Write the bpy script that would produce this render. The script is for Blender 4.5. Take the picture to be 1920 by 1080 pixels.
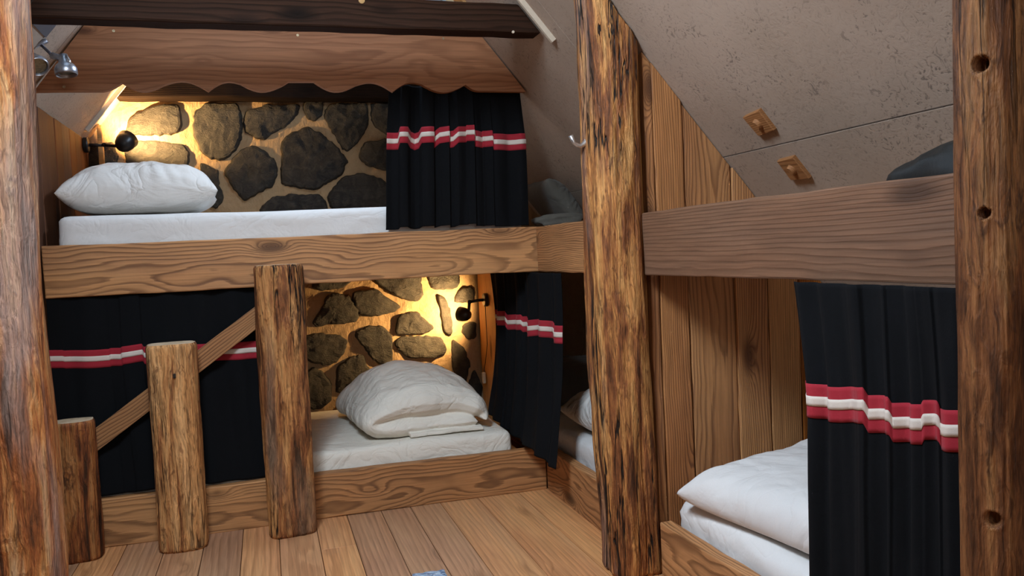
import bpy, bmesh, math, random
from mathutils import Vector, noise, Matrix
C = bpy.context.scene.collection
for o in list(bpy.data.objects): bpy.data.objects.remove(o)
V = Vector
# ---------------------------------------------------------------- camera
CAM_H = 1.1; F_PX = 1556.6; YAW, PIT, ROL = .28821, .04424, -.04735
cy_, sy_, cp_, sp_ = math.cos(YAW), math.sin(YAW), math.cos(PIT), math.sin(PIT)
FW = V((sy_*cp_, cy_*cp_, -sp_)); R0 = V((cy_, -sy_, 0)); U0 = R0.cross(FW)
RT = R0*math.cos(ROL)+U0*math.sin(ROL); UP = -R0*math.sin(ROL)+U0*math.cos(ROL)
cd = bpy.data.cameras.new('camera'); cam = bpy.data.objects.new('camera', cd); C.objects.link(cam)
cam.matrix_world = Matrix(((RT.x, UP.x, -FW.x, 0), (RT.y, UP.y, -FW.y, 0), (RT.z, UP.z, -FW.z, CAM_H), (0, 0, 0, 1)))
cd.sensor_width = 36; cd.lens = 36*F_PX/1920; cd.clip_start = .02
bpy.context.scene.camera = cam
# ---------------------------------------------------------------- world, light, exposure
sc = bpy.context.scene
w = bpy.data.worlds.new('world'); sc.world = w; w.use_nodes = True
bg = w.node_tree.nodes['Background']; bg.inputs[0].default_value = (.62, .8, 1, 1); bg.inputs[1].default_value = 1.4
vs = sc.view_settings; vs.view_transform = 'Standard'; vs.look = 'None'; vs.exposure = 0.25; vs.gamma = 1; vs.use_curve_mapping = False
def area(name, loc, target, sx, sy, power, col, spread=180):
    l = bpy.data.lights.new(name, 'AREA'); l.shape = 'RECTANGLE'; l.size = sx; l.size_y = sy; l.energy = power; l.color = col
    l.spread = math.radians(spread)
    o = bpy.data.objects.new(name, l); C.objects.link(o); o.location = loc
    o.rotation_euler = (V(target)-V(loc)).to_track_quat('-Z', 'Y').to_euler(); return o
# daylight through an unseen and a visible roof window, plus an added warm fill
area('daylight_rear_window', (-.28, 1.5, 2.38), (.30, 2.05, .7), .45, .7, 46, (.74, .86, 1), 150)
area('rear_warm_fill', (.45, -1.05, 1.75), (.45, 3, 1.2), .8, .9, 8, (1, .9, .78))  # warm fill light added behind the camera, set at the wall opening
area('daylight_right_roof_window', (.60, 3.64, 2.42), (-.6, 3.2, 1.7), .3, .22, 14, (.62, .78, 1))

# key planes
Y1, X1, H1, H2, H3, Y2, Y3 = 3.589, 1.189, .195, 1.002, 1.205, 2.52, 4.75
XL = -.83
RA, RB = 3.219, 1.2             # right roof  z = RA - RB x
LA, LB = 2.814, 1.25            # left roof   z = LA + LB x
AX = (RA-LA)/(RA and (RB+LB)); AZ = RA-RB*AX
def pix(x, y, ax, v):           # where the sight line of a measured point meets the plane it lies on
    d = FW+RT*((x-960)/F_PX)-UP*((y-540)/F_PX); o = V((0, 0, CAM_H)); return o+d*((v-o[ax])/d[ax])
# ---------------------------------------------------------------- node helpers
class NT:
    def __init__(s, name):
        s.m = bpy.data.materials.new(name); s.m.use_nodes = True; s.t = s.m.node_tree; s.b = s.t.nodes['Principled BSDF']
    def n(s, typ, **kw):
        x = s.t.nodes.new(typ)
        for k, v in kw.items():
            if k.startswith('i_'): 
                key = k[2:]; key = int(key) if key.isdigit() else key
                s.put(x.inputs[key], v)
            else: setattr(x, k, v)
        return x
    def put(s, sock, v):
        if hasattr(v, 'outputs'): v = v.outputs[0]
        if isinstance(v, bpy.types.NodeSocket): s.t.links.new(v, sock)
        else: sock.default_value = v
    def math(s, op, a, b=0., c=0.):
        x = s.t.nodes.new('ShaderNodeMath'); x.operation = op
        s.put(x.inputs[0], a); s.put(x.inputs[1], b); s.put(x.inputs[2], c); return x.outputs[0]
    def vmul(s, v, k):
        x = s.t.nodes.new('ShaderNodeVectorMath'); x.operation = 'MULTIPLY'; s.put(x.inputs[0], v); s.put(x.inputs[1], k); return x.outputs[0]
    def vadd(s, v, k):
        x = s.t.nodes.new('ShaderNodeVectorMath'); x.operation = 'ADD'; s.put(x.inputs[0], v); s.put(x.inputs[1], k); return x.outputs[0]
    def noise(s, v, scale=1, detail=2, rough=.5, dist=0.):
        x = s.t.nodes.new('ShaderNodeTexNoise'); s.put(x.inputs['Vector'], v); x.inputs['Scale'].default_value = scale
        x.inputs['Detail'].default_value = detail; x.inputs['Roughness'].default_value = rough; x.inputs['Distortion'].default_value = dist
        return x
    def ramp(s, f, stops, interp='LINEAR'):
        x = s.t.nodes.new('ShaderNodeValToRGB'); x.color_ramp.interpolation = interp; e = x.color_ramp.elements
        while len(e) > 1: e.remove(e[-1])
        e[0].position = stops[0][0]; e[0].color = c4(stops[0][1])
        for p, c in stops[1:]:
            q = e.new(p); q.color = c4(c)
        s.put(x.inputs[0], f); return x.outputs[0]
    def mix(s, f, a, b, typ='MIX'):
        x = s.t.nodes.new('ShaderNodeMix'); x.data_type = 'RGBA'; x.blend_type = typ
        s.put(x.inputs[0], f); s.put(x.inputs[6], a if not isinstance(a, tuple) else c4(a)); s.put(x.inputs[7], b if not isinstance(b, tuple) else c4(b)); return x.outputs[2]
    def out(s, col, rough=.6, bump=None, bd=.002, bs=.6, **kw):
        s.put(s.b.inputs['Base Color'], col if not isinstance(col, tuple) else c4(col)); s.put(s.b.inputs['Roughness'], rough)
        if bump is not None:
            x = s.t.nodes.new('ShaderNodeBump'); x.inputs['Distance'].default_value = bd; x.inputs['Strength'].default_value = bs
            s.put(x.inputs['Height'], bump); s.t.links.new(x.outputs[0], s.b.inputs['Normal'])
        for k, v in kw.items(): s.put(s.b.inputs[k.replace('_', ' ')], v)
        return s.m
def c4(c):
    if isinstance(c, (int, float)): return (c, c, c, 1)
    return (*c, 1) if len(c) == 3 else c
def grain_coords(s, axis, amt=1.):
    tc = s.n('ShaderNodeTexCoord').outputs['Object']
    at = s.n('ShaderNodeAttribute', attribute_name='rnd').outputs['Fac']
    sep = s.n('ShaderNodeSeparateXYZ', i_0=tc); x, y, z = sep.outputs
    o = {'X': (x, y, z), 'Y': (y, x, z), 'Z': (z, x, y)}[axis]
    return at, o, s.n('ShaderNodeCombineXYZ', i_0=s.math('ADD', o[0], s.math('MULTIPLY', at, 7.3)), i_1=s.math('ADD', o[1], s.math('MULTIPLY', at, 3.1)), i_2=s.math('ADD', o[2], s.math('MULTIPLY', at, 5.7))).outputs[0]
def warm(c): return (c[0], c[1]*.83, c[2]*.60)
def sawn(name, axis, light, mid, dark, blotch, ctr=(0, 0), freq=70, warp=.09, knot=.03, varia=0., contrast=1., rough=.62, bd=.0015, wl=1.3, tone=0., spec=.35, kdark=.8, ks=2.1):
    """flat-sawn board: growth rings of a trunk warped along its length, knots, fibres"""
    light, mid, dark, blotch = map(warm, (light, mid, dark, blotch)); s = NT(name); at, o, g = grain_coords(s, axis)
    n1 = s.noise(s.vmul(g, (wl, 4.5, 4.5)), 1, 2.5, .5); sepn = s.n('ShaderNodeSeparateColor', i_0=n1.outputs['Color'])
    wy = s.math('MULTIPLY', s.math('SUBTRACT', sepn.outputs[0], .5), warp*2); wz = s.math('MULTIPLY', s.math('SUBTRACT', sepn.outputs[1], .5), warp*2)
    vo = s.n('ShaderNodeTexVoronoi', i_Vector=s.vmul(g, (ks, ks*2.9, ks*2.9)), i_Scale=1.); 
    kd = s.math('MAXIMUM', s.math('SUBTRACT', 1., s.math('MULTIPLY', vo.outputs['Distance'], 2.4)), 0.)
    kk = s.math('MULTIPLY', kd, s.math('MULTIPLY', kd, kd))
    y = s.math('ADD', s.math('SUBTRACT', o[1], ctr[0]), wy); z = s.math('ADD', s.math('SUBTRACT', o[2], ctr[1]), wz)
    if varia:
        y = s.math('ADD', s.math('ADD', y, 0), s.math('MULTIPLY', s.math('SINE', s.math('MULTIPLY', at, 91.)), varia))
        z = s.math('ADD', z, s.math('MULTIPLY', s.math('COSINE', s.math('MULTIPLY', at, 57.)), varia))
    r = s.math('SQRT', s.math('ADD', s.math('MULTIPLY', y, y), s.math('MULTIPLY', z, z)))
    r = s.math('ADD', r, s.math('MULTIPLY', kk, knot*3))
    fib = s.noise(s.vmul(g, (5, 150, 150)), 1, 2).outputs['Fac']
    rr = s.math('ADD', s.math('MULTIPLY', r, freq), s.math('MULTIPLY', fib, .35))
    fr = s.math('FRACT', rr)
    ring = s.ramp(fr, [(0, 0.08), (.45, .22), (.82, 1.), (.93, .75), (1., .08)], 'EASE')
    str_n = s.noise(s.vmul(g, (.9, 3.5, 3.5)), 1, 3).outputs['Fac']
    ringc = s.math('MULTIPLY', ring, s.math('MULTIPLY_ADD', str_n, 1.2*contrast, .15*contrast)); 
    base = s.mix(s.ramp(str_n, [(.35, 0), (.65, 1)]), light, blotch)
    base = s.mix(s.ramp(s.noise(s.vmul(g, (1.1, 9, 9)), 1, 3).outputs['Fac'], [(.4, 0), (.7, .6)]), base, mid)
    col = s.mix(ringc, base, dark)
    col = s.mix(s.ramp(kd, [(.55, 0), (.8, kdark), (1, kdark*1.2)]), col, tuple(v*.55 for v in dark))
    col = s.mix(1., col, s.ramp(fib, [(.3, .78), (.7, 1.1)]), 'MULTIPLY')
    if tone:
        tr = s.n('ShaderNodeTexWhiteNoise', noise_dimensions='1D', i_1=s.math('MULTIPLY', at, 37.7))
        hs = s.n('ShaderNodeHueSaturation', i_Color=col, i_Value=s.math('MULTIPLY_ADD', tr.outputs[0], tone, 1-tone*.5), i_Saturation=s.math('MULTIPLY_ADD', tr.outputs[0], .25, .88)); col = hs.outputs[0]
    h = s.math('ADD', s.math('MULTIPLY', ring, -.6), s.math('MULTIPLY', fib, .7))
    return s.out(col, rough, h, bd, Specular_IOR_Level=spec)
def hewn(name, cream, tan, red, dark, seed=0., grey=None, crack=.5, sc_=1., rough=.6, bias=0.):
    """rough debarked timber: streaks of heartwood, sapwood and old bark, cracks, dark knots. grain along Z"""
    cream, tan, red, dark = map(warm, (cream, tan, red, dark)); s = NT(name); at, o, g0 = grain_coords(s, 'Z'); g = s.vadd(g0, (seed*3.7, seed*1.9, seed*2.3))
    n1 = s.noise(s.vmul(g, (1.6*sc_, 14*sc_, 14*sc_)), 1, 6, .64, .9).outputs['Fac']
    n2 = s.noise(s.vmul(g, (4.5, 60, 60)), 1, 5, .65, .4).outputs['Fac']
    n3 = s.noise(s.vmul(g, (14, 42, 42)), 1, 3, .6, 1.2).outputs['Fac']
    f = s.math('ADD', s.math('ADD', n1, bias), s.math('MULTIPLY', s.math('SUBTRACT', n2, .5), .5))
    col = s.ramp(f, [(.33, dark), (.44, red), (.53, tan), (.66, cream)])
    col = s.mix(s.ramp(n3, [(.56, 0), (.66, .75)]), col, tuple(v*.6 for v in red))
    if grey: col = s.mix(s.ramp(s.noise(s.vmul(g, (1.2, 7, 7)), 1, 4).outputs['Fac'], [(.55, 0), (.66, .6)]), col, grey)
    fib = s.noise(s.vadd(s.vmul(g, (7, 190, 190)), s.vmul(s.noise(s.vmul(g, (6, 12, 12)), 1, 2).outputs['Color'], (0, 9, 9))), 1, 3, .6).outputs['Fac']
    col = s.mix(1., col, s.ramp(fib, [(.32, .5), (.62, 1.18)]), 'MULTIPLY')
    n4 = s.noise(s.vmul(g, (.9, 17, 17)), 1, 4, .6, .3).outputs['Fac']
    cr = s.ramp(s.math('ABSOLUTE', s.math('SUBTRACT', n4, .5)), [(.004, 1), (.016, 0)])
    msk = s.ramp(s.noise(s.vmul(g, (1.1, 3, 3)), 1, 1).outputs['Fac'], [(.47, 0), (.56, 1)])
    cr = s.math('MULTIPLY', s.math('MULTIPLY', cr, msk), crack*1.6)
    col = s.mix(cr, col, (.02, .011, .006))
    vo = s.n('ShaderNodeTexVoronoi', i_Vector=s.vmul(s.vadd(g, n1), (3.2, 8, 8)), i_Scale=1.)
    kd = s.ramp(vo.outputs['Distance'], [(.05, 1), (.16, .55), (.27, 0)])
    col = s.mix(s.math('MULTIPLY', kd, .85), col, (.045, .018, .008))
    h = s.math('ADD', s.math('SUBTRACT', s.math('ADD', n2, s.math('MULTIPLY', fib, .4)), s.math('MULTIPLY', cr, 1.5)), s.math('MULTIPLY', n3, .6))
    return s.out(col, rough, h, .010, .9, Specular_IOR_Level=.3)
def plain(name, col, rough=.5, metal=0., bumps=None, **kw):
    s = NT(name)
    if bumps:
        tc = s.n('ShaderNodeTexCoord').outputs['Object']; nn = s.noise(tc, bumps[0], 3).outputs['Fac']
        c = s.mix(nn, tuple(v*.85 for v in col), tuple(min(1, v*1.12) for v in col)); return s.out(c, rough, nn, bumps[1], .6, Metallic=metal, **kw)
    return s.out(col, rough, Metallic=metal, **kw)
def cloth_mat(name, col, weave=900, bd=.0006, wr=.0, rough=.9, sheen=.15, ws=7, spec=.3, cre=0.):
    s = NT(name); tc = s.n('ShaderNodeTexCoord').outputs['Object']
    a = s.noise(tc, weave, 1).outputs['Fac']; b = s.noise(tc, ws, 4, .55, .8).outputs['Fac']
    c = s.mix(a, tuple(v*.88 for v in col), tuple(min(1, v*1.08) for v in col))
    h = s.math('ADD', s.math('MULTIPLY', a, .0004), s.math('MULTIPLY', b, wr))
    if cre:
        rn = s.noise(s.vadd(s.vmul(tc, (1, 1.5, 1.5)), s.vmul(s.noise(tc, 2.2, 2).outputs['Color'], (.6, .6, .6))), ws*.8, 3, .5, .5).outputs['Fac']
        h = s.math('SUBTRACT', h, s.math('MULTIPLY', s.math('POWER', s.math('ABSOLUTE', s.math('SUBTRACT', rn, .5)), .7), -cre))
    return s.out(c, rough, h, 1., .8, Sheen_Weight=sheen, Specular_IOR_Level=spec)
M = {}
M['rail'] = sawn('sawn_larch', 'X', (.66, .41, .225), (.54, .30, .15), (.17, .085, .045), (.50, .29, .165), ctr=(Y1+.13, 1.06), freq=95, warp=.075, knot=.03)
M['rail_y'] = sawn('sawn_larch_side', 'Y', (.64, .39, .215), (.52, .28, .14), (.17, .085, .042), (.47, .27, .155), ctr=(X1+.16, .12), freq=95, warp=.06, knot=.03)
M['rail_low'] = sawn('sawn_larch_low', 'X', (.60, .35, .18), (.48, .25, .12), (.15, .075, .036), (.42, .24, .13), ctr=(Y1+.12, .06), freq=95, warp=.07, knot=.03)
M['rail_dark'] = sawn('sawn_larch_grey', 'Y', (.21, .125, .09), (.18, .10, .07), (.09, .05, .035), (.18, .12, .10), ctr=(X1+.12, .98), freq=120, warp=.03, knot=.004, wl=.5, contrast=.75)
M['valance'] = sawn('planed_pine', 'X', (.50, .285, .185), (.42, .22, .13), (.20, .085, .045), (.42, .225, .145), ctr=(Y1+.10, 1.95), freq=70, warp=.07, knot=.03, contrast=.6, ks=3.1, bd=.0005)
M['dark_beam'] = sawn('dark_stained_beam', 'X', (.040, .022, .017), (.036, .019, .014), (.012, .007, .005), (.058, .031, .022), ctr=(3.2, 1.9), freq=110, warp=.02, knot=.006, wl=.4, rough=.7, spec=.1)
M['black_beam'] = sawn('blackened_beam', 'X', (.014, .008, .006), (.012, .007, .005), (.005, .003, .002), (.02, .011, .008), ctr=(4.6, 1.9), freq=110, warp=.02, knot=.006, rough=.8, spec=.1)
M['plank'] = sawn('old_wall_boards', 'Z', (.62, .34, .14), (.52, .25, .09), (.17, .07, .03), (.42, .19, .075), ctr=(1.45, 2.75), freq=150, warp=.035, varia=.12, knot=.025, tone=.5, wl=.8)
M['plank_left'] = sawn('red_brown_boards', 'Z', (.19, .08, .036), (.15, .06, .026), (.06, .025, .013), (.11, .045, .022), ctr=(-.9, 4.2), freq=80, warp=.05, varia=.1, knot=.015, tone=.7, wl=1.0)
M['plank_pale_lit'] = sawn('pale_lit_boards', 'Z', (.78, .47, .19), (.68, .36, .13), (.28, .125, .05), (.62, .32, .12), ctr=(1.45, 2.75), freq=120, warp=.045, varia=.12, knot=.02, tone=.3, wl=.8)  # paler boards at the right, bounced light partly put into their colour
M['panel'] = sawn('pine_panel', 'Z', (.62, .38, .15), (.55, .31, .12), (.30, .15, .055), (.56, .33, .13), ctr=(1.3, 4.5), freq=60, warp=.06, knot=.02, contrast=.6)
M['floor'] = sawn('floor_boards', 'Y', (.60, .41, .29), (.50, .30, .20), (.27, .14, .09), (.52, .31, .23), ctr=(.2, -.1), freq=45, warp=.05, varia=.12, knot=.012, contrast=.6, tone=.75, rough=.38, bd=.0005, wl=.6, kdark=.25)
M['diag'] = sawn('brace_board', 'X', (.46, .27, .14), (.38, .2, .1), (.15, .07, .035), (.36, .2, .11), ctr=(.05, .10), freq=110, warp=.05, knot=.005, wl=1.4, contrast=1.2)
M['oak_plate'] = sawn('plate_wood', 'Y', (.36, .19, .09), (.32, .16, .075), (.2, .09, .04), (.34, .18, .085), ctr=(1.5, 1.2), freq=150, warp=.02, knot=0., contrast=.4)
M['log_c'] = hewn('hewn_center', (.66, .41, .19), (.48, .245, .095), (.25, .10, .042), (.075, .034, .018), 1., (.25, .17, .14), 1.)
M['log_l'] = hewn('hewn_left', (.60, .41, .24), (.50, .24, .095), (.32, .115, .045), (.09, .04, .022), 2.3, (.40, .30, .25), .9, .9, bias=-.02)
M['log_r'] = hewn('hewn_right', (.30, .165, .08), (.22, .10, .045), (.12, .05, .022), (.04, .018, .009), 4.1, None, .5, 1.2)
M['stump_a'] = hewn('hewn_stump_short', (.46, .26, .125), (.36, .16, .06), (.23, .08, .033), (.06, .027, .014), 5.2, None, .8, 1.)
M['stump_b'] = hewn('hewn_stump_middle', (.70, .45, .25), (.58, .33, .155), (.34, .15, .07), (.09, .04, .02), 6.6, None, .6, 1., bias=.04)
M['stump_c'] = hewn('hewn_stump_tall', (.60, .37, .18), (.46, .24, .105), (.26, .11, .05), (.06, .03, .016), 8.4, (.24, .16, .10), 1., 1.)
s = NT('sawn_log_end'); tc = s.n('ShaderNodeTexCoord').outputs['Object']; nn = s.noise(tc, 25, 4).outputs['Fac']
M['endgrain'] = s.out(s.ramp(nn, [(.3, (.42, .3, .18)), (.7, (.62, .48, .32))]), .8, nn, .004)
# plaster with pressed wood-flake marks
s = NT('flaked_plaster'); tc = s.n('ShaderNodeTexCoord').outputs['Object']
a = s.noise(tc, 42, 4, .62, 2.4).outputs['Fac']; b = s.noise(tc, 2.2, 3).outputs['Fac']; c = s.noise(tc, 60, 3, .6, 1.).outputs['Fac']
k1 = s.ramp(a, [(.37, 1), (.44, 0)]); k2 = s.ramp(s.noise(tc, 7, 2).outputs['Fac'], [(.5, 0), (.62, 1)])
col = s.mix(s.ramp(b, [(.35, 0), (.65, 1)]), (.45, .345, .265), (.385, .29, .215))
col = s.mix(s.math('MULTIPLY', k1, s.math('MULTIPLY_ADD', k2, .5, .3)), col, (.15, .115, .09))
M['plaster'] = s.out(col, .8, s.math('ADD', a, s.math('MULTIPLY', c, .4)), .003, .4)
s = NT('lime_mortar'); tc = s.n('ShaderNodeTexCoord').outputs['Object']
a = s.noise(s.vmul(tc, (1, 1, .5)), 55, 6, .7, .5).outputs['Fac']; b = s.noise(tc, 4, 3).outputs['Fac']
M['mortar'] = s.out(s.mix(a, s.mix(b, (.33, .20, .095), (.44, .28, .135)), (.50, .34, .18)), .9, a, .008, 1.)
s = NT('field_stone'); tc = s.n('ShaderNodeTexCoord').outputs['Object']
a = s.noise(tc, 22, 8, .7, .8).outputs['Fac']; b = s.noise(tc, 2.6, 2).outputs['Fac']; c = s.noise(s.vmul(tc, (1, 1, 3)), 70, 4, .7).outputs['Fac']
col = s.mix(s.ramp(b, [(.4, 0), (.6, 1)]), (.018, .015, .012), (.036, .030, .021))
col = s.mix(s.ramp(a, [(.45, 0), (.75, 1)]), col, (.085, .07, .05)); col = s.mix(s.ramp(c, [(.3, .6), (.45, 0)]), col, (.012, .010, .008))
M['stone'] = s.out(col, .62, s.math('ADD', a, s.math('MULTIPLY', c, .5)), .012, 1.)
M['black_cloth'] = cloth_mat('black_cotton', (.0055, .006, .007), wr=.004, sheen=.0, spec=.12, rough=1.)
M['red'] = cloth_mat('red_trim', (.34, .018, .03), sheen=.05)
M['white_trim'] = cloth_mat('white_trim', (.68, .6, .52), sheen=.05)
M['sheet'] = cloth_mat('white_sheet', (.76, .745, .72), wr=.012, sheen=.0, ws=5, cre=.012)
M['cream'] = cloth_mat('lamp_warmed_cotton', (.79, .74, .64), wr=.008, sheen=.0, ws=9, cre=.014)  # cream tint carries the lamp's warm light on the lower bed
M['linen'] = cloth_mat('pillow_linen', (.76, .73, .68), wr=.010, sheen=.0, ws=7, cre=.022)
M['shaded_grey_linen'] = cloth_mat('shaded_grey_linen', (.12, .11, .09), wr=.012, sheen=.1, ws=9)  # grey linen, darkened further for the shade it lies in
M['black_metal'] = plain('black_metal', (.012, .011, .011), .38)
M['steel'] = plain('brushed_steel', (.42, .43, .47), .35, .9, (300, .0003))
M['dark_steel'] = plain('dark_steel', (.16, .16, .19), .4, .8, (300, .0003))
M['zinc'] = plain('zinc_hook', (.6, .59, .58), .3, .9)
M['screw'] = plain('brass_screw', (.5, .4, .25), .35, .8)
M['reflector'] = plain('lamp_reflector', (.22, .22, .17), .3, .8, (120, .004))
M['switch'] = plain('ivory_plastic', (.55, .47, .34), .35)
M['cord'] = plain('dark_cord', (.05, .015, .012), .5)
M['trim'] = plain('cut_panel_edge', (.66, .56, .43), .6, 0, (60, .001))
M['grey_frame'] = plain('grey_window_frame', (.3, .32, .34), .4, 0, (20, .0005))
M['charcoal_frame'] = plain('charcoal_frame', (.10, .105, .12), .5, 0, (20, .0005))
M['pale_wood'] = sawn('pale_frame_wood', 'X', (.6, .45, .25), (.55, .4, .2), (.4, .25, .12), (.55, .4, .22), ctr=(3.4, 2), freq=90, contrast=.4)
M['deck'] = sawn('deck_boards', 'X', (.42, .26, .13), (.36, .2, .1), (.2, .1, .05), (.36, .2, .11), ctr=(4.2, .9), freq=70, tone=.3, varia=.1)
M['bag'] = cloth_mat('bag_nylon', (.008, .010, .010), weave=500, wr=.006, rough=.5, sheen=0.)
s = NT('grey_mesh'); tc = s.n('ShaderNodeTexCoord').outputs['Object']; vo = s.n('ShaderNodeTexVoronoi', i_Vector=tc, i_Scale=420.)
M['mesh'] = s.out(s.ramp(vo.outputs['Distance'], [(.2, (.05, .055, .06)), (.55, (.27, .27, .26))]), .7)
s = NT('blue_rag_weave'); tc = s.n('ShaderNodeTexCoord').outputs['Object']; vo = s.n('ShaderNodeTexVoronoi', i_Vector=s.vmul(tc, (1, 2.2, 1)), i_Scale=95.)
M['rug'] = s.out(s.ramp(s.n('ShaderNodeSeparateColor', i_0=vo.outputs['Color']).outputs[0], [(0, (.05, .08, .16)), (.35, (.25, .36, .5)), (.7, (.5, .6, .68)), (1, (.3, .26, .36))]), .95, vo.outputs['Distance'], .006)
s = NT('window_glass'); M['glass'] = s.out((.95, .98, 1.), .02, Transmission_Weight=1., IOR=1.05)
s = NT('warm_bulb'); M['bulb'] = s.out((1, .8, .5), .3, Emission_Color=c4((1, .72, .38)), Emission_Strength=30.)
# ---------------------------------------------------------------- mesh helpers
def obj(name, bm, mat, parent=None, smooth=False, recalc=True):
    if recalc: bmesh.ops.recalc_face_normals(bm, faces=bm.faces)
    me = bpy.data.meshes.new(name); bm.to_mesh(me); bm.free()
    for m in (mat if isinstance(mat, (list, tuple)) else [mat]): me.materials.append(m)
    if smooth:
        for p in me.polygons: p.use_smooth = True
    o = bpy.data.objects.new(name, me); C.objects.link(o)
    if parent: o.parent = parent
    return o
def tag(o, label, cat, group=None):
    o['label'] = label; o['category'] = cat
    if group: o['group'] = group
    return o
def struct(o): o['kind'] = 'structure'; return o
def empty(name, label, cat, loc=(0, 0, 0), group=None):
    o = bpy.data.objects.new(name, None); C.objects.link(o); o.location = loc; o.empty_display_size = .05
    return tag(o, label, cat, group)
def par(child, root):           # keep world placement under a translated root
    child.parent = root; child.matrix_parent_inverse = Matrix.Translation(-V(root.location)); return child
def nz(p, s_=1., off=0.): return noise.noise(V(p)*s_+V((off, off*1.7, off*.6)))
def add_box(bm, a, b, rnd=0., step=0., wob=0., bev=.003, f=None, mi=0):
    a, b = V(a), V(b); layer = bm.verts.layers.float.get('rnd') or bm.verts.layers.float.new('rnd')
    d = b-a; n = [max(1, min(160, int(round(d[i]/step)))) if step else 1 for i in range(3)]
    def coords(i):
        t = [a[i]+d[i]*k/n[i] for k in range(n[i]+1)]
        if bev and d[i] > bev*2.5: t = [a[i], a[i]+bev]+[q for q in t[1:-1] if a[i]+bev*1.5 < q < b[i]-bev*1.5]+[b[i]-bev, b[i]]
        return t
    T = [coords(i) for i in range(3)]; vd = {}
    def vert(i, j, k):
        key = (i, j, k)
        if key in vd: return vd[key]
        p = V((T[0][i], T[1][j], T[2][k]))
        if bev:
            e = [0 if idx not in (0, len(T[ax])-1) else (1 if idx else -1) for ax, idx in enumerate((i, j, k))]
            m = sum(1 for q in e if q)
            if m >= 2:
                for ax in range(3): p[ax] -= e[ax]*bev*(.3 if m == 2 else .42)
        if wob:
            q = p+V((rnd*9, rnd*5, rnd*3))
            p = p+V((nz(q, 9), nz(q, 9, 5), nz(q, 9, 9)))*wob+V((nz(q, 2.2, 3), nz(q, 2.2, 8), nz(q, 2.2, 12)))*wob*1.6
        if f: p = f(p)
        v = bm.verts.new(p); v[layer] = rnd; vd[key] = v; return v
    L = [len(t)-1 for t in T]
    for ax in range(3):
        u, w_ = [q for q in range(3) if q != ax]
        for side in (0, L[ax]):
            for i in range(L[u]):
                for j in range(L[w_]):
                    ks = []
                    for (p_, q_) in ((i, j), (i+1, j), (i+1, j+1), (i, j+1)):
                        key = [0, 0, 0]; key[ax] = side; key[u] = p_; key[w_] = q_; ks.append(vert(*key))
                    if side == 0: ks.reverse()
                    fc = bm.faces.new(ks); fc.material_index = mi
def box(name, a, b, mat, parent=None, **kw):
    bm = bmesh.new(); add_box(bm, a, b, **kw); return obj(name, bm, mat, parent)
def tube(bm, pts, r, seg=12, cap=True, radii=None):
    pts = [V(p) for p in pts]; rings = []; up = None
    for i, p in enumerate(pts):
        t = (pts[min(i+1, len(pts)-1)]-pts[max(i-1, 0)]).normalized()
        if up is None: up = t.orthogonal().normalized()
        up = (up-t*up.dot(t)).normalized(); q = t.cross(up); rr = radii[i] if radii else r
        rings.append([bm.verts.new(p+(up*math.cos(2*math.pi*k/seg)+q*math.sin(2*math.pi*k/seg))*rr) for k in range(seg)])
    for a_, b_ in zip(rings, rings[1:]):
        for k in range(seg): bm.faces.new((a_[k], a_[(k+1) % seg], b_[(k+1) % seg], b_[k]))
    if cap: bm.faces.new(rings[0][::-1]); bm.faces.new(rings[-1])
def lathe(bm, prof, origin, axis, seg=32, close=False):
    ax = V(axis).normalized(); u = ax.orthogonal().normalized(); v = ax.cross(u); rings = []
    for (h, r) in prof:
        if r < 1e-5: rings.append([bm.verts.new(V(origin)+ax*h)])
        else: rings.append([bm.verts.new(V(origin)+ax*h+(u*math.cos(2*math.pi*k/seg)+v*math.sin(2*math.pi*k/seg))*r) for k in range(seg)])
    for a_, b_ in zip(rings, rings[1:]):
        for k in range(seg):
            k2 = (k+1) % seg
            if len(a_) == 1 and len(b_) == 1: continue
            if len(a_) == 1: bm.faces.new((a_[0], b_[k2], b_[k]))
            elif len(b_) == 1: bm.faces.new((a_[k], a_[k2], b_[0]))
            else: bm.faces.new((a_[k], a_[k2], b_[k2], b_[k]))
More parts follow.
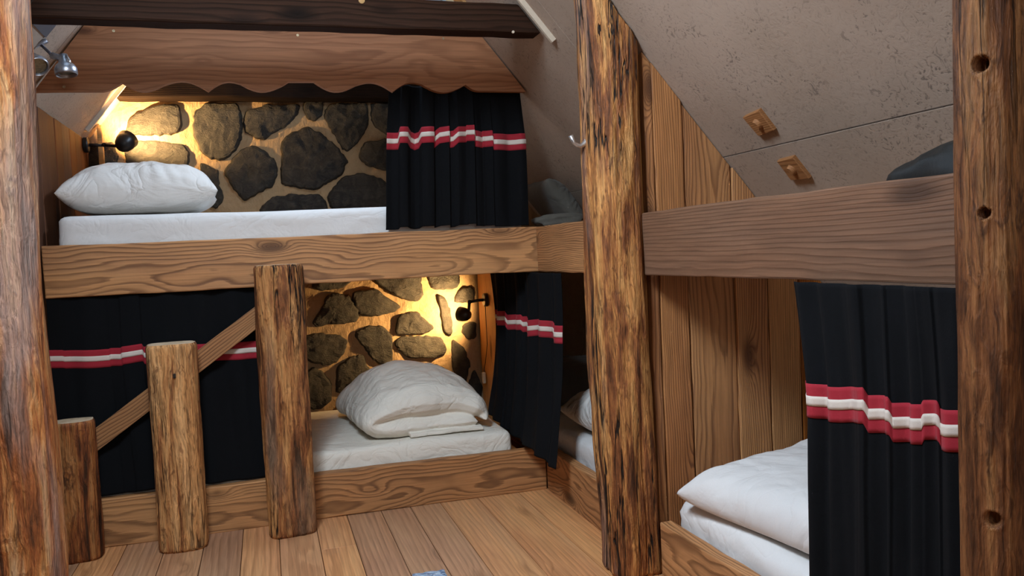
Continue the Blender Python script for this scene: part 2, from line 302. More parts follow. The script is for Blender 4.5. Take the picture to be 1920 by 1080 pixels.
def log(name, cx, cy, wx, wy, z0, z1, mat=None, seed=0., pw=3., lean=(0, 0), amp=.012, seg=88, dz=.012, topbev=.008, cut=None, holes=(), cracks=(), groove=.003, knots=()):
    """debarked trunk: rounded-square section that wanders, with grooves, cracks and drilled holes"""
    bm = bmesh.new(); n = int((z1-z0)/dz); rings = []
    for i in range(n+1):
        z = z0+(z1-z0)*i/n; ring = []
        t = (z-z0)/(z1-z0); ox = lean[0]*t+.008*nz((0, seed, z*1.3)); oy = lean[1]*t
        e = min(z1-z, z-z0); sh = 1-(.06*(1-min(1, e/topbev)) if e < topbev else 0)
        for k in range(seg):
            a = 2*math.pi*k/seg; ca, sa = math.cos(a), math.sin(a)
            rr = 1/((abs(ca)**pw+abs(sa)**pw)**(1/pw))
            d = amp*(1.3*nz((ca*1.3, sa*1.3, z*1.6), 1, seed)+.7*nz((ca*3, sa*3, z*4), 1, seed+4))+groove*nz((ca*14, sa*14, z*2.2), 1, seed+7)+groove*.8*nz((ca*30, sa*30, z*7), 1, seed+2)
            for (ka, kz, kr, kh) in knots:
                da = math.atan2(math.sin(a-ka), math.cos(a-ka))*(wx+wy)/4; q = (da*da+(z-kz)**2)/(kr*kr)
                if q < 6: d += kh*math.exp(-q)-kh*.9*math.exp(-q*9)
            for (ha, hz, hr) in holes:
                da = math.atan2(math.sin(a-ha), math.cos(a-ha))*(wx+wy)/4; q = math.hypot(da, z-hz)/hr
                if q < 1.9: d += -.022*max(0, min(1, (1.15-q)/.3))+.0012*max(0, 1-abs(q-1.4)/.5)
            for (ca_, c0, c1, cw, cdp) in cracks:
                aa = ca_+.10*nz((z*2.5, seed, ca_*3)); da = abs(math.atan2(math.sin(a-aa), math.cos(a-aa))*(wx+wy)/4)
                if c0 < z < c1: d -= cdp*max(0, 1-da/cw)*min(1, (z-c0)/.08, (c1-z)/.08)
            px_ = cx+ox+ca*(rr*wx/2*sh+d); ring.append(bm.verts.new((px_, cy+oy+sa*(rr*wy/2*sh+d), min(z, cut(px_)) if cut else z)))
        rings.append(ring)
    for a_, b_ in zip(rings, rings[1:]):
        for k in range(seg): bm.faces.new((a_[k], a_[(k+1) % seg], b_[(k+1) % seg], b_[k]))
    for ring, zz in ((rings[0], z0), (rings[-1], z1)):
        c0 = V((sum(v.co.x for v in ring)/seg, sum(v.co.y for v in ring)/seg, sum(v.co.z for v in ring)/seg)); prev = ring
        for q in (.85, .5):
            nr = [bm.verts.new(c0+(v.co-c0)*q+V((0, 0, (.003 if zz == z1 else -.001)*nz((v.co.x*30, v.co.y*30, q*4))))) for v in ring]
            for k in range(seg):
                f = bm.faces.new((prev[k], prev[(k+1) % seg], nr[(k+1) % seg], nr[k])); f.material_index = 1
            prev = nr
        cv = bm.verts.new(c0)
        for k in range(seg):
            f = bm.faces.new((prev[k], prev[(k+1) % seg], cv)); f.material_index = 1
    return obj(name, bm, [mat, M['endgrain']], smooth=True)
#================================================================ SETTING
random.seed(5)
# floor: boards running to the back bed, widths read from the photo
seams = sorted([pix(x, y, 2, 0).x for x, y in [(524, 1018), (598, 1013), (676, 1044), (755, 1044), (836, 1062), (920, 1071), (996, 1044), (1090, 1030)]])
s0 = seams[0]
while s0 > -1.1: s0 -= .135+random.uniform(-.02, .02); seams.insert(0, s0)
s0 = seams[-1]
while s0 < 2.3: s0 += .13+random.uniform(-.02, .02); seams.append(s0)
bm = bmesh.new()
for a_, b_ in zip(seams, seams[1:]):
    y = -1.3+random.uniform(-.8, 0)
    while y < 4.9:
        ln = random.uniform(1.3, 2.4); y2 = min(y+ln, 4.9)
        if 2.85 < y2 < 3.6 and random.random() < .6: y2 += .7
        add_box(bm, (a_+.0012, y, -.02), (b_-.0012, y2-.0015, 0), rnd=random.random(), bev=.0015); y = y2
struct(obj('floor', bm, M['floor']))
struct(box('subfloor', (-1.1, -1.4, -.06), (2.4, 4.9, -.021), M['deck'], bev=0)).name = 'floor_base'
# sloping ceilings, with the openings of their roof windows, in plaster boards
def slope_panel(name, zf, x_lo, x_hi, y0, y1, holes, th, sgn, seamlines):
    bm = bmesh.new(); xs = sorted({x_lo, x_hi, *[h[0] for h in holes], *[h[1] for h in holes], *[s_ for s_ in seamlines[0]]}); ys = sorted({y0, y1, *[h[2] for h in holes], *[h[3] for h in holes], *seamlines[1]})
    g = .0018
    for xa, xb in zip(xs, xs[1:]):
        for ya, yb in zip(ys, ys[1:]):
            if any(h[0] <= (xa+xb)/2 <= h[1] and h[2] <= (ya+yb)/2 <= h[3] for h in holes): continue
            gx0 = g if xa in seamlines[0] else 0; gx1 = g if xb in seamlines[0] else 0; gy0 = g if ya in seamlines[1] else 0; gy1 = g if yb in seamlines[1] else 0
            c = []
            for x_, y_ in ((xa+gx0, ya+gy0), (xb-gx1, ya+gy0), (xb-gx1, yb-gy1), (xa+gx0, yb-gy1)): c.append((x_, y_))
            lo = [bm.verts.new((x_, y_, zf(x_))) for x_, y_ in c]; hi = [bm.verts.new((x_+sgn*th*.77, y_, zf(x_)+th*.64)) for x_, y_ in c]
            bm.faces.new(lo); bm.faces.new(hi[::-1])
            for k in range(4): bm.faces.new((lo[k], hi[k], hi[(k+1) % 4], lo[(k+1) % 4]))
    return struct(obj(name, bm, M['plaster']))
zr = lambda x: RA-RB*x
zl = lambda x: LA+LB*x
WR = (.40, .87, 3.53, 3.77)     # right roof window opening
WL = (-.70, -.30, 2.75, 3.33)   # left roof window opening
WB = (-.52, -.08, 1.15, 1.9)      # unseen roof window, placed so the valance shades the stone wall
slope_panel('ceiling_right', zr, AX, 2.3, -1.3, 4.8, [WR], .025, 1, ([1.527], [2.9]))
slope_panel('ceiling_left', zl, XL-.02, AX, -1.3, 4.8, [WL, WB], .025, -1, ([-.55], [3.52]))
# gable wall of field stone and mortar
bm = bmesh.new(); nx, nyy = 150, 110
gr = []
for i in range(nx+1):
    row = []
    for j in range(nyy+1):
        x = -.9+i*(3.2/nx); z = -.02+j*(2.02/nyy)
        row.append(bm.verts.new((x, Y3+.012*nz((x, 0, z), 3)+.010*nz((x, 0, z), 11)+.005*nz((x, 3, z), 30), z)))
    gr.append(row)
for i in range(nx):
    for j in range(nyy): bm.faces.new((gr[i][j], gr[i+1][j], gr[i+1][j+1], gr[i][j+1]))
def z3(L): return [(200+x*.28125, 140+y*.28125) for x, y in L]
def z5(L): return [(560+x*.2592, 500+y*.2592) for x, y in L]
ST = [z3(q) for q in [
 [(130,400),(150,300),(200,265),(330,210),(480,195),(497,300),(490,390),(420,400),(300,405)],
 [(130,470),(200,445),(380,450),(500,465),(545,500),(545,610),(460,665),(300,640),(140,625),(125,560)],
 [(600,240),(660,200),(860,195),(900,280),(905,400),(860,500),(800,560),(700,560),(640,520),(590,400),(583,300)],
 [(925,245),(1060,205),(1280,200),(1275,260),(1190,350),(1120,380),(1040,440),(980,410),(920,370)],
 [(1310,180),(1450,180),(1430,280),(1390,318),(1345,300),(1315,250)],
 [(1500,195),(1740,195),(1740,330),(1690,430),(1610,510),(1570,490),(1500,380),(1450,290),(1455,240)],
 [(1165,450),(1230,400),(1330,350),(1400,380),(1520,470),(1600,570),(1560,670),(1380,765),(1250,740),(1165,730),(1175,560)],
 [(785,640),(850,560),(930,478),(1020,490),(1110,560),(1135,640),(1110,740),(1000,790),(920,835),(850,760)],
 [(625,600),(650,585),(680,620),(745,640),(750,740),(785,820),(730,900),(690,880),(625,810)],
 [(1030,885),(1100,820),(1250,800),(1430,800),(1465,885),(1465,930),(1240,1000),(1030,930)],
 [(1480,800),(1580,680),(1700,660),(1850,700),(1900,880),(1500,890)],
 [(1680,540),(1720,450),(1850,430),(1950,450),(1950,620),(1850,640),(1730,600)],
 [(1760,200),(1900,190),(1950,380),(1860,400),(1770,330)],
 [(2010,200),(2250,210),(2300,380),(2150,470),(2010,400)], [(2020,520),(2200,520),(2330,640),(2250,830),(2000,800)], [(2400,250),(2650,300),(2640,560),(2420,600),(2350,430)],
 [(-160,480),(40,450),(80,560),(60,700),(-120,690)], [(-150,760),(100,740),(160,880),(0,960),(-150,930)], [(220,760),(480,720),(590,800),(560,930),(260,930)],
]]+[z5(q) for q in [
 [(105,60),(390,55),(390,95),(320,150),(180,172),(110,165)],
 [(100,410),(180,280),(200,220),(290,185),(380,230),(430,330),(430,390),(330,410),(220,410),(150,440)],
 [(380,200),(450,170),(580,160),(620,220),(690,255),(735,290),(700,320),(540,360),(440,340),(400,270)],
 [(520,60),(880,50),(895,180),(890,230),(820,250),(730,225),(640,170),(560,110)],
 [(930,40),(1160,30),(1155,150),(1050,165),(960,155)],
 [(60,500),(150,480),(280,490),(350,530),(330,620),(270,690),(190,710),(70,680),(-40,600)],
 [(400,480),(480,440),(600,420),(650,470),(675,520),(675,700),(600,710),(510,650),(480,590),(430,540)],
 [(720,345),(850,325),(980,440),(930,480),(700,490)],
 [(690,540),(720,510),(900,500),(1020,510),(1055,560),(1065,630),(940,665),(800,660),(700,590)],
 [(1000,200),(1060,230),(1100,330),(1110,480),(1050,480),(1030,350)],
 [(1150,170),(1260,140),(1265,260),(1120,260)],
 [(1110,530),(1190,580),(1240,690),(1200,860),(1140,800),(1100,680)],
 [(1180,430),(1280,390),(1285,520),(1230,530),(1185,490)],
 [(270,900),(280,730),(370,660),(460,630),(490,700),(520,760),(430,850),(350,920)],
 [(80,730),(160,760),(230,840),(240,960),(180,1020),(90,1030),(0,900)],
 [(560,800),(800,740),(1000,700),(1080,760),(1080,860),(800,900),(600,900)],
 [(1210,880),(1270,740),(1330,870),(1300,1000),(1220,980)],
 [(300,980),(520,920),(620,980),(600,1120),(330,1120)], [(700,960),(1000,930),(1130,1040),(1050,1180),(740,1150)],
 [(-420,140),(-120,110),(-60,250),(-160,380),(-400,340)], [(-480,420),(-200,440),(-130,620),(-250,740),(-500,660)], [(-900,200),(-560,130),(-500,330),(-620,480),(-880,420)],
 [(-560,760),(-260,800),(-120,950),(-300,1080),(-560,1000)], [(-1000,520),(-640,520),(-600,740),(-760,860),(-1000,820)], [(-1400,260),(-1040,180),(-960,400),(-1080,560),(-1380,500)], [(-1450,620),(-1090,600),(-1060,860),(-1200,980),(-1450,940)],
]]
def stone(poly, seed):
    P = [pix(x, y, 1, Y3) for x, y in poly]; P = [V((p.x, 0, p.z)) for p in P]
    dens = []
    for a_, b_ in zip(P, P[1:]+P[:1]):
        k = max(2, int((b_-a_).length/.012)); dens += [a_.lerp(b_, t/k) for t in range(k)]
    n = len(dens)
    for _ in range(3): dens = [(dens[i-1]+dens[i]*2+dens[(i+1) % n])/4 for i in range(n)]
    c = sum(dens, V())/n
    dens = [p+(p-c).normalized()*(.009*nz((p.x, seed, p.z), 40)+.004*nz((p.x, seed, p.z), 110)) for p in dens]
    prev = None; t0 = V((nz((seed, 1, 2), 3), 0, nz((seed, 4, 2), 3)))*.06
    for q, h in ((1.06, .006), (1.01, -.012), (.985, -.020), (.9, -.024), (.7, -.026), (.5, -.028), (.25, -.028)):
        ring = []
        for p in dens:
            r = c+(p-c)*q; y = Y3+h
            if h < -.018: y += .012*nz((r.x, seed, r.z), 9)+.007*nz((r.x, seed, r.z), 26)+(r-c).dot(t0)
            ring.append(bm.verts.new((r.x, y, r.z)))
        if prev:
            for k in range(n):
                f = bm.faces.new((prev[k], prev[(k+1) % n], ring[(k+1) % n], ring[k])); f.material_index = 1
        prev = ring
    f = bm.faces.new(prev); f.material_index = 1
for i, q in enumerate(ST): stone(q, i*1.37+.5)
add_box(bm, (-.9, Y3+.03, -.02), (2.3, Y3+.08, 3.1), bev=0)
struct(obj('wall_back', bm, [M['mortar'], M['stone']], smooth=False, recalc=True))
# plaster gable above the wall plate
bm = bmesh.new(); pts = [(XL, 1.98), (.95, 1.98), (AX+.01, AZ-.005), (AX-.01, AZ-.005)]
fr = [bm.verts.new((x, Y3-.01, z)) for x, z in [(-.64, 2.0), (.98, 2.0), (AX, AZ)]]; bk = [bm.verts.new((v.co.x, Y3+.025, v.co.z)) for v in fr]
bm.faces.new(fr); bm.faces.new(bk[::-1]); [bm.faces.new((fr[k], bk[k], bk[(k+1) % 3], fr[(k+1) % 3])) for k in range(3)]
struct(obj('wall_gable', bm, M['plaster']))
# partition of upright old boards between the right bunks
bounds = [1.228, 1.262, 1.371, 1.55, 1.678, 1.804, 1.93, 2.07, 2.2]
bm = bmesh.new(); random.seed(11)
for i, (a_, b_) in enumerate(zip(bounds, bounds[1:])):
    top = lambda p: V((p.x, p.y, p.z if p.z < .3 else .3+(p.z-.3)*((zr(p.x)-.004-.3)/1.5)))
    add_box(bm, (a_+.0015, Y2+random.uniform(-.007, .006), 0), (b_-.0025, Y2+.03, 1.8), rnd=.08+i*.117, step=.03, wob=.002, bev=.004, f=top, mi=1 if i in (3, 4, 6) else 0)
add_box(bm, (1.16, Y2+.034, 0), (2.2, Y2+.044, 1.8), bev=0, f=top, step=.2)
struct(obj('wall_partition', bm, [M['plank'], M['plank_pale_lit']]))
# left knee wall
bm = bmesh.new(); y = -1.3; i = 0
while y < Y3-.01:
    y2 = min(y+random.uniform(.11, .17), Y3); add_box(bm, (XL-.03, y+.002, 0), (XL+random.uniform(0, .004), y2-.002, 1.765), rnd=random.random(), bev=.003); y = y2
struct(obj('wall_left', bm, M['plank_left']))
struct(box('wall_right', (2.2, -1.3, 0), (2.23, Y3, .58), M['plaster'], bev=0))
# wall behind the camera with an opening added to let light in
bm = bmesh.new()
for a_, b_ in (((-.86, 0), (2.25, 1.3)), ((-.86, 1.3), (.05, 1.8)), ((.85, 1.3), (1.15, 1.8))): add_box(bm, (a_[0], -1.33, a_[1]), (b_[0], -1.3, b_[1]), bev=0)
struct(obj('wall_front', bm, M['plaster']))
# roof windows
def roof_window(name, W, zf, sgn, fmat, fw=.03, blind=None):
    bm = bmesh.new(); th = .05
    xa, xb, ya, yb = W
    def pt(x, y, h): return V((x+sgn*h*.77, y, zf(x)+h*.64))
    def slab(x0, x1, y0, y1, h0, h1):
        lo = [bm.verts.new(pt(x, y, h0)) for x, y in ((x0, y0), (x1, y0), (x1, y1), (x0, y1))]; hi = [bm.verts.new(pt(x, y, h1)) for x, y in ((x0, y0), (x1, y0), (x1, y1), (x0, y1))]
        bm.faces.new(lo); bm.faces.new(hi[::-1]); [bm.faces.new((lo[k], hi[k], hi[(k+1) % 4], lo[(k+1) % 4])) for k in range(4)]
    slab(xa, xb, ya, ya+fw, -.004, th); slab(xa, xb, yb-fw, yb, -.004, th); slab(xa, xa+fw, ya+fw, yb-fw, -.004, th); slab(xb-fw, xb, ya+fw, yb-fw, -.004, th)
    fr_ = struct(obj(name, bm, fmat)); bm = bmesh.new(); slab(xa+fw, xb-fw, ya+fw, yb-fw, .03, .036)
    obj('window_pane', bm, M['glass'], fr_); return fr_
roof_window('window_1', WR, zr, 1, M['grey_frame'], .012)
roof_window('window_2', WL, zl, -1, M['charcoal_frame'], .06)
roof_window('window_3', WB, zl, -1, M['grey_frame'], .03)
def on_roof(bm, zf, sgn, x0, x1, y0, y1, h0, h1):   # slab laid on the slope, h measured down into the room
    q = [(x0, y0), (x1, y0), (x1, y1), (x0, y1)]
    lo = [bm.verts.new((x-sgn*h0*.77, y, zf(x)-h0*.64)) for x, y in q]; hi = [bm.verts.new((x-sgn*h1*.77, y, zf(x)-h1*.64)) for x, y in q]
    bm.faces.new(lo); bm.faces.new(hi[::-1]); [bm.faces.new((lo[k], hi[k], hi[(k+1) % 4], lo[(k+1) % 4])) for k in range(4)]
bm = bmesh.new(); on_roof(bm, zr, 1, .40, .885, 3.45, 3.525, 0, .012); struct(obj('trim_1', bm, M['pale_wood']))
bm = bmesh.new(); on_roof(bm, zr, 1, .40, .90, 3.775, 4.12, 0, .012); struct(obj('trim_2', bm, M['grey_frame']))
bm = bmesh.new(); on_roof(bm, zr, 1, .80, 1.105, 2.985, 3.0, .0, .02); struct(obj('trim_3', bm, M['trim']))      # panel edge beside the beam end
bm = bmesh.new(); on_roof(bm, zl, -1, -.81, -.615, 4.56, 4.572, .0, .02); struct(obj('trim_4', bm, M['trim']))
struct(box('trim_5', (-.775, 4.665, 1.16), (-.752, 4.70, 1.84), M['pale_wood']))
#================================================================ TIMBER FRAME
def rail_obj(name, a, b, mat, label, cat, rnd=.2, wob=.0025): 
    o = box(name, a, b, mat, rnd=rnd, step=.025, wob=wob, bev=.005); return tag(o, label, cat)
rail_obj('bed_rail', (-.82, Y1, H2), (X1+.01, Y1+.05, H3), M['rail'], 'long upper bed rail of knotty sawn timber below the white mattress', 'bed rail', .12)
rail_obj('bed_rail', (-.80, Y1, 0), (X1, Y1+.045, H1), M['rail_low'], 'low bed rail on the floor along the back bunk, behind the three log steps', 'bed rail', .41)
rail_obj('bed_rail', (X1, 2.705, H2), (X1+.05, Y1-.004, H3), M['rail_y'], 'short upper timber joining the long bed rail to the central post', 'bed rail', .63)
rail_obj('bed_rail', (X1, 2.70, 0), (X1+.045, Y1-.003, H1), M['rail_y'], 'short low floor rail left of the central post, meeting the back rail', 'bed rail', .77)
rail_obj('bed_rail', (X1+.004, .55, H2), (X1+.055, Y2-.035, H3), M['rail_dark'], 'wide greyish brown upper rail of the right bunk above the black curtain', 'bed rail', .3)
rail_obj('bed_rail', (X1, .6, 0), (X1+.045, Y2-.075, H1), M['rail_y'], 'low bed rail of the right bunk at the bottom edge, right of the central post', 'bed rail', .91)
# valance with a scalloped edge
top = [(1.0, 2.075), (-.625, 2.075)]
sc_pts = [(68,172),(120,171),(192,171)]
def arc(p, q, h, n=9, k=1.):    # concave/convex arcs between two traced points
    return [(p[0]+(q[0]-p[0])*i/n, p[1]+(q[1]-p[1])*i/n+h*math.sin(math.pi*i/n)**k) for i in range(1, n+1)]
for p, q, h in [((192,171),(228,155),3),((228,155),(305,160),14),((305,160),(390,171),-13),((390,171),(450,157),-10),((450,157),(530,160),13),((530,160),(541,153),0),((541,153),(588,153),0),((588,153),(667,160),15),((667,160),(737,172),-11),((737,172),(790,158),-9),((790,158),(873,159),15),((873,159),(905,171),4),((905,171),(986,172),0)]:
    sc_pts += arc(p, q, h, 10)
bot = [pix(x, y, 1, Y1-.03) for x, y in sc_pts]; bot = [(p.x, p.z) for p in bot]
bot[0] = (-.80, bot[0][1]); bot[-1] = (min(bot[-1][0], (RA-bot[-1][1])/RB-.004), bot[-1][1])
bm = bmesh.new(); rows = []
lay = bm.verts.layers.float.new('rnd')
for yy in (Y1-.03, Y1):
    lo = [bm.verts.new((x, yy, z)) for x, z in bot]
    hi = [bm.verts.new((min(max(x, -.585), .945), yy, min(zr(max(x, .9))-.01 if x > .9 else 2.08, zl(min(x, -.5))-.01 if x < -.5 else 2.08) if False else 2.08)) for x, z in bot]
    rows.append((lo, hi))
for (lo, hi), flip in ((rows[0], 0), (rows[1], 1)):
    for k in range(len(bot)-1):
        q = (lo[k], lo[k+1], hi[k+1], hi[k])
        try: bm.faces.new(q[::-1] if flip else q)
        except ValueError: pass
for k in range(len(bot)-1):
    bm.faces.new((rows[0][0][k], rows[1][0][k], rows[1][0][k+1], rows[0][0][k+1])); bm.faces.new((rows[0][1][k], rows[0][1][k+1], rows[1][1][k+1], rows[1][1][k]))
for k in (0, -1): bm.faces.new((rows[0][0][k], rows[0][1][k], rows[1][1][k], rows[1][0][k]))
bmesh.ops.remove_doubles(bm, verts=bm.verts, dist=1e-5)
val = tag(obj('scalloped_valance', bm, M['valance']), 'pine valance board with a scalloped lower edge above the upper bunk', 'valance')
def screw(x, y, par_):
    p = pix(x, y, 1, Y1-.031); bm = bmesh.new(); lathe(bm, [(0, .0052), (.0015, .005), (.0015, .002), (.0005, 0)], p, (0, -1, 0), 14); obj('screw', bm, M['screw'], par_)
for x, y in [(213, 58), (558, 66), (831, 72), (120, 163)]: screw(x, y, val)
# dark tie beam
bm = bmesh.new()
def cutR(p):
    lim = (RA-p.z)/RB-.012; t = (p.x+.93)/(1.2+.93); return V((-.93+t*(lim+.93), p.y, p.z-.012*math.sin(math.pi*t)*0))
add_box(bm, (-.93+.16, 3.03, 1.925), (1.2, 3.12, 2.035), rnd=.5, step=.03, wob=.003, bev=.008, f=cutR)
tb = tag(obj('tie_beam', bm, M['dark_beam']), 'dark stained roof tie beam across the top, ending at the sloping ceiling', 'beam')
p = pix(962, 60, 1, 3.03); bm = bmesh.new(); lathe(bm, [(-.004, .005), (.003, .005), (.003, 0)], p, (0, -1, 0), 12); obj('screw_head', bm, M['trim'], tb)
p = pix(678, 1, 1, 3.03); bm = bmesh.new(); lathe(bm, [(-.004, .012), (.003, .011), (.005, 0)], p, (0, -1, 0), 16); obj('peg', bm, M['pale_wood'], tb)
# wall plate above the stones
box('wall_plate', (XL+.03, Y3-.13, 1.975), (.98, Y3+.02, 2.075), M['black_beam'], rnd=.7, step=.03, wob=.004, bev=.008)
tag(bpy.data.objects['wall_plate'], 'dark wall plate beam lying on top of the stone wall behind the valance', 'beam')
# posts
pl = log('timber_post', -.692, 2.5, .235, .22, 0, 2.13, cut=lambda x: zl(x)-.012, mat= M['log_l'], seed=3., pw=3.6, amp=.010, cracks=[(4.55, 0, .6, .006, .012), (4.2, .1, .9, .006, .012)], knots=[(4.9, .42, .035, .01), (5.2, .97, .03, .006), (5.1, 1.75, .03, .006)])
tag(pl, 'thick debarked timber post at the left edge beside the shortest log step', 'post')
pc = log('timber_post', 1.135, 2.575, .168, .2, 0, 1.97, cut=lambda x: zr(x)-.012, mat= M['log_c'], seed=7.4, pw=4.2, amp=.011, lean=(-.012, 0), seg=120, cracks=[(3.75, 0, 1.1, .004, .014), (4.95, 0, .75, .004, .012), (4.4, .2, .6, .003, .01)], knots=[(4.6, 1.25, .025, .006), (4.9, 1.5, .025, .006), (4.8, .85, .03, .007), (4.4, 1.8, .03, .008)])
tag(pc, 'tall weathered square timber post in the centre between the two bunks', 'post')
PRC = (1.127, 1.062)
def bore(x, y, r):              # bored holes, found where the sight line meets the log
    d = FW+RT*((x-960)/F_PX)-UP*((y-540)/F_PX); o = V((0, 0, CAM_H))
    for k in range(3000):
        q = o+d*(1.1+k*.0003)
        if math.hypot(q.x-PRC[0], q.y-PRC[1]) < .0535: return (math.atan2(q.y-PRC[1], q.x-PRC[0]), q.z, r)
pr = log('timber_post', *PRC, .104, .104, 0, 1.93, cut=lambda x: zr(x)-.012, mat=M['log_r'], seed=11.2, pw=2.5, amp=.004, seg=150, dz=.0035, groove=.002, lean=(.005, 0), holes=[bore(1832, 120, .0115), bore(1842, 400, .0075), bore(1860, 975, .0115)])
tag(pr, 'slim brown debarked post with bored holes at the right edge', 'post')
M['hole'] = plain('hole_shade', (.02, .012, .008), .9)  # dark colour stands for the shade inside the peg hole
# log steps
sa = log('log_step', -.738, 3.499, .148, .118, 0, .535, M['stump_a'], 21., pw=3.2, amp=.005, knots=[(4.7, .16, .02, .005)])
tag(sa, 'shortest of the three upright log steps, beside the left post', 'log step')
sb = log('log_step', -.365, 3.473, .178, .152, 0, .805, M['stump_b'], 25., pw=3.6, amp=.005, cracks=[(4.9, .02, .35, .003, .006)], knots=[(4.85, .36, .022, .006), (4.9, .68, .02, .004)])
tag(sb, 'middle log step with a small square hole near its top', 'log step')
p = pix(327, 705, 1, 3.393); box('peg_hole', p+V((-.005, -.003, -.009)), p+V((.005, .006, .009)), M['hole'], sb)
scx = log('log_step', .048, 3.471, .186, .150, 0, 1.09, M['stump_c'], 29., pw=4., amp=.007, cracks=[(4.75, .0, .32, .003, .010)], knots=[(4.95, .85, .025, .008), (4.75, .55, .025, .006)], lean=(.004, 0))
tag(scx, 'tallest of the three log steps, standing in front of the lower bed', 'log step')
# brace board behind the steps
a_, b_ = V((-.80, 3.5755, .345)), V((.08, 3.5755, .963)); L = (b_-a_).length; ang = math.atan2(b_.z-a_.z, b_.x-a_.x)
bm = bmesh.new(); add_box(bm, (0, -.010, -.035), (L, .0105, .04), rnd=.37, step=.02, wob=.001, bev=.002)
br = tag(obj('brace_board', bm, M['diag']), 'slanting sawn board running up behind the three log steps', 'board'); br.location = a_; br.rotation_euler = (0, -ang, 0)
# bunk decks
def deck(name, a, b, label, n, along='X'):
    bm = bmesh.new(); ax = 1 if along == 'X' else 0
    for k in range(n):
        p, q = V(a), V(b); w_ = (b[ax]-a[ax])/n; p[ax] = a[ax]+w_*k+.002; q[ax] = a[ax]+w_*(k+1)-.002; add_box(bm, p, q, rnd=random.random(), bev=.002)
    return tag(obj(name, bm, M['deck']), label, 'bed base')
deck('bunk_deck', (-.82, Y1+.052, 1.13), (1.6, 4.70, 1.16), 'board deck carrying the mattress of the upper back bunk', 8)
deck('bunk_deck', (-.80, Y1+.052, .09), (X1-.04, 4.70, .12), 'board base under the mattress of the lower back bed', 8)
deck('bunk_deck', (X1+.06, 2.56, .09), (2.15, 4.70, .12), 'board base under the mattress behind the central post', 8)
deck('bunk_deck', (X1+.06, .55, .09), (2.15, Y2-.03, .12), 'board base under the mattress of the right bed', 8)
deck('bunk_deck', (X1+.06, .55, 1.03), (1.72, Y2-.03, 1.055), 'board shelf behind the upper rail of the right bunk', 4)
deck('bunk_deck', (X1+.06, 2.56, 1.03), (1.6, Y1+.05, 1.055), 'board deck of the upper bunk behind the short timber', 4)
# end panel carrying the lower lamp
box('end_panel', (X1-.003, 4.33, .12), (X1+.017, 4.70, 1.125), M['panel'], rnd=.22, step=.03, wob=.001, bev=.002)
tag(bpy.data.objects['end_panel'], 'pale pine end panel of the lower bed holding a black lamp', 'panel')
#================================================================ BEDDING
def mattress(name, a, b, label, seed, mat='sheet', rc=.035, wr=.006):
    a, b = V(a), V(b); c = (a+b)/2; hx, hy, hz = (b-a)/2
    bm = bmesh.new(); st = .02; nx_, ny_, nz_ = [max(2, int(2*h/st)) for h in (hx, hy, hz)]
    def f(p):
        q = p-c; m = V((max(abs(q.x)-(hx-rc), 0), max(abs(q.y)-(hy-rc), 0), max(abs(q.z)-(hz-rc), 0)))
        if m.length > rc: k = rc/m.length; q = V((math.copysign(hx-rc+m.x*k, q.x) if m.x else q.x, math.copysign(hy-rc+m.y*k, q.y) if m.y else q.y, math.copysign(hz-rc+m.z*k, q.z) if m.z else q.z))
        side = abs(q.z) < hz-.01
        d = wr*(nz((q.x*2.2, q.y*2.2, q.z*9+seed), 1.6)+.5*nz((q.x*2.2, q.y*6, q.z*22+seed), 2.2))
        d2 = -wr*.9*abs(nz((q.x*.9+q.y, seed, q.z*13), 2.4)) if side else 0
        return c+q+V((0, math.copysign(d+d2, q.y) if abs(q.y) > hy-rc*.8 else 0, d*.8 if q.z > 0 else 0))+V((math.copysign(d, q.x) if abs(q.x) > hx-rc*.8 else 0, 0, 0))
    add_box(bm, a, b, step=st, bev=0, f=f)
    return tag(obj(name, bm, M[mat], smooth=True), label, 'mattress')
mattress('mattress', (-.775, Y1+.075, 1.162), (1.15, 4.62, 1.322), 'white sheeted mattress on the upper back bunk', 2.)
mattress('mattress', (-.775, Y1+.058, .122), (1.048, 4.66, .276), 'white sheeted mattress on the lower back bed under the folded duvet', 5., mat='cream')
mattress('mattress', (X1+.065, 2.62, .122), (2.12, 4.62, .275), 'white mattress glimpsed in the gap between hanging curtain and central post', 8.)
mattress('mattress', (X1+.062, .6, .122), (2.12, Y2-.075, .262), 'bluish white mattress of the right bed', 11., rc=.05, wr=.01)
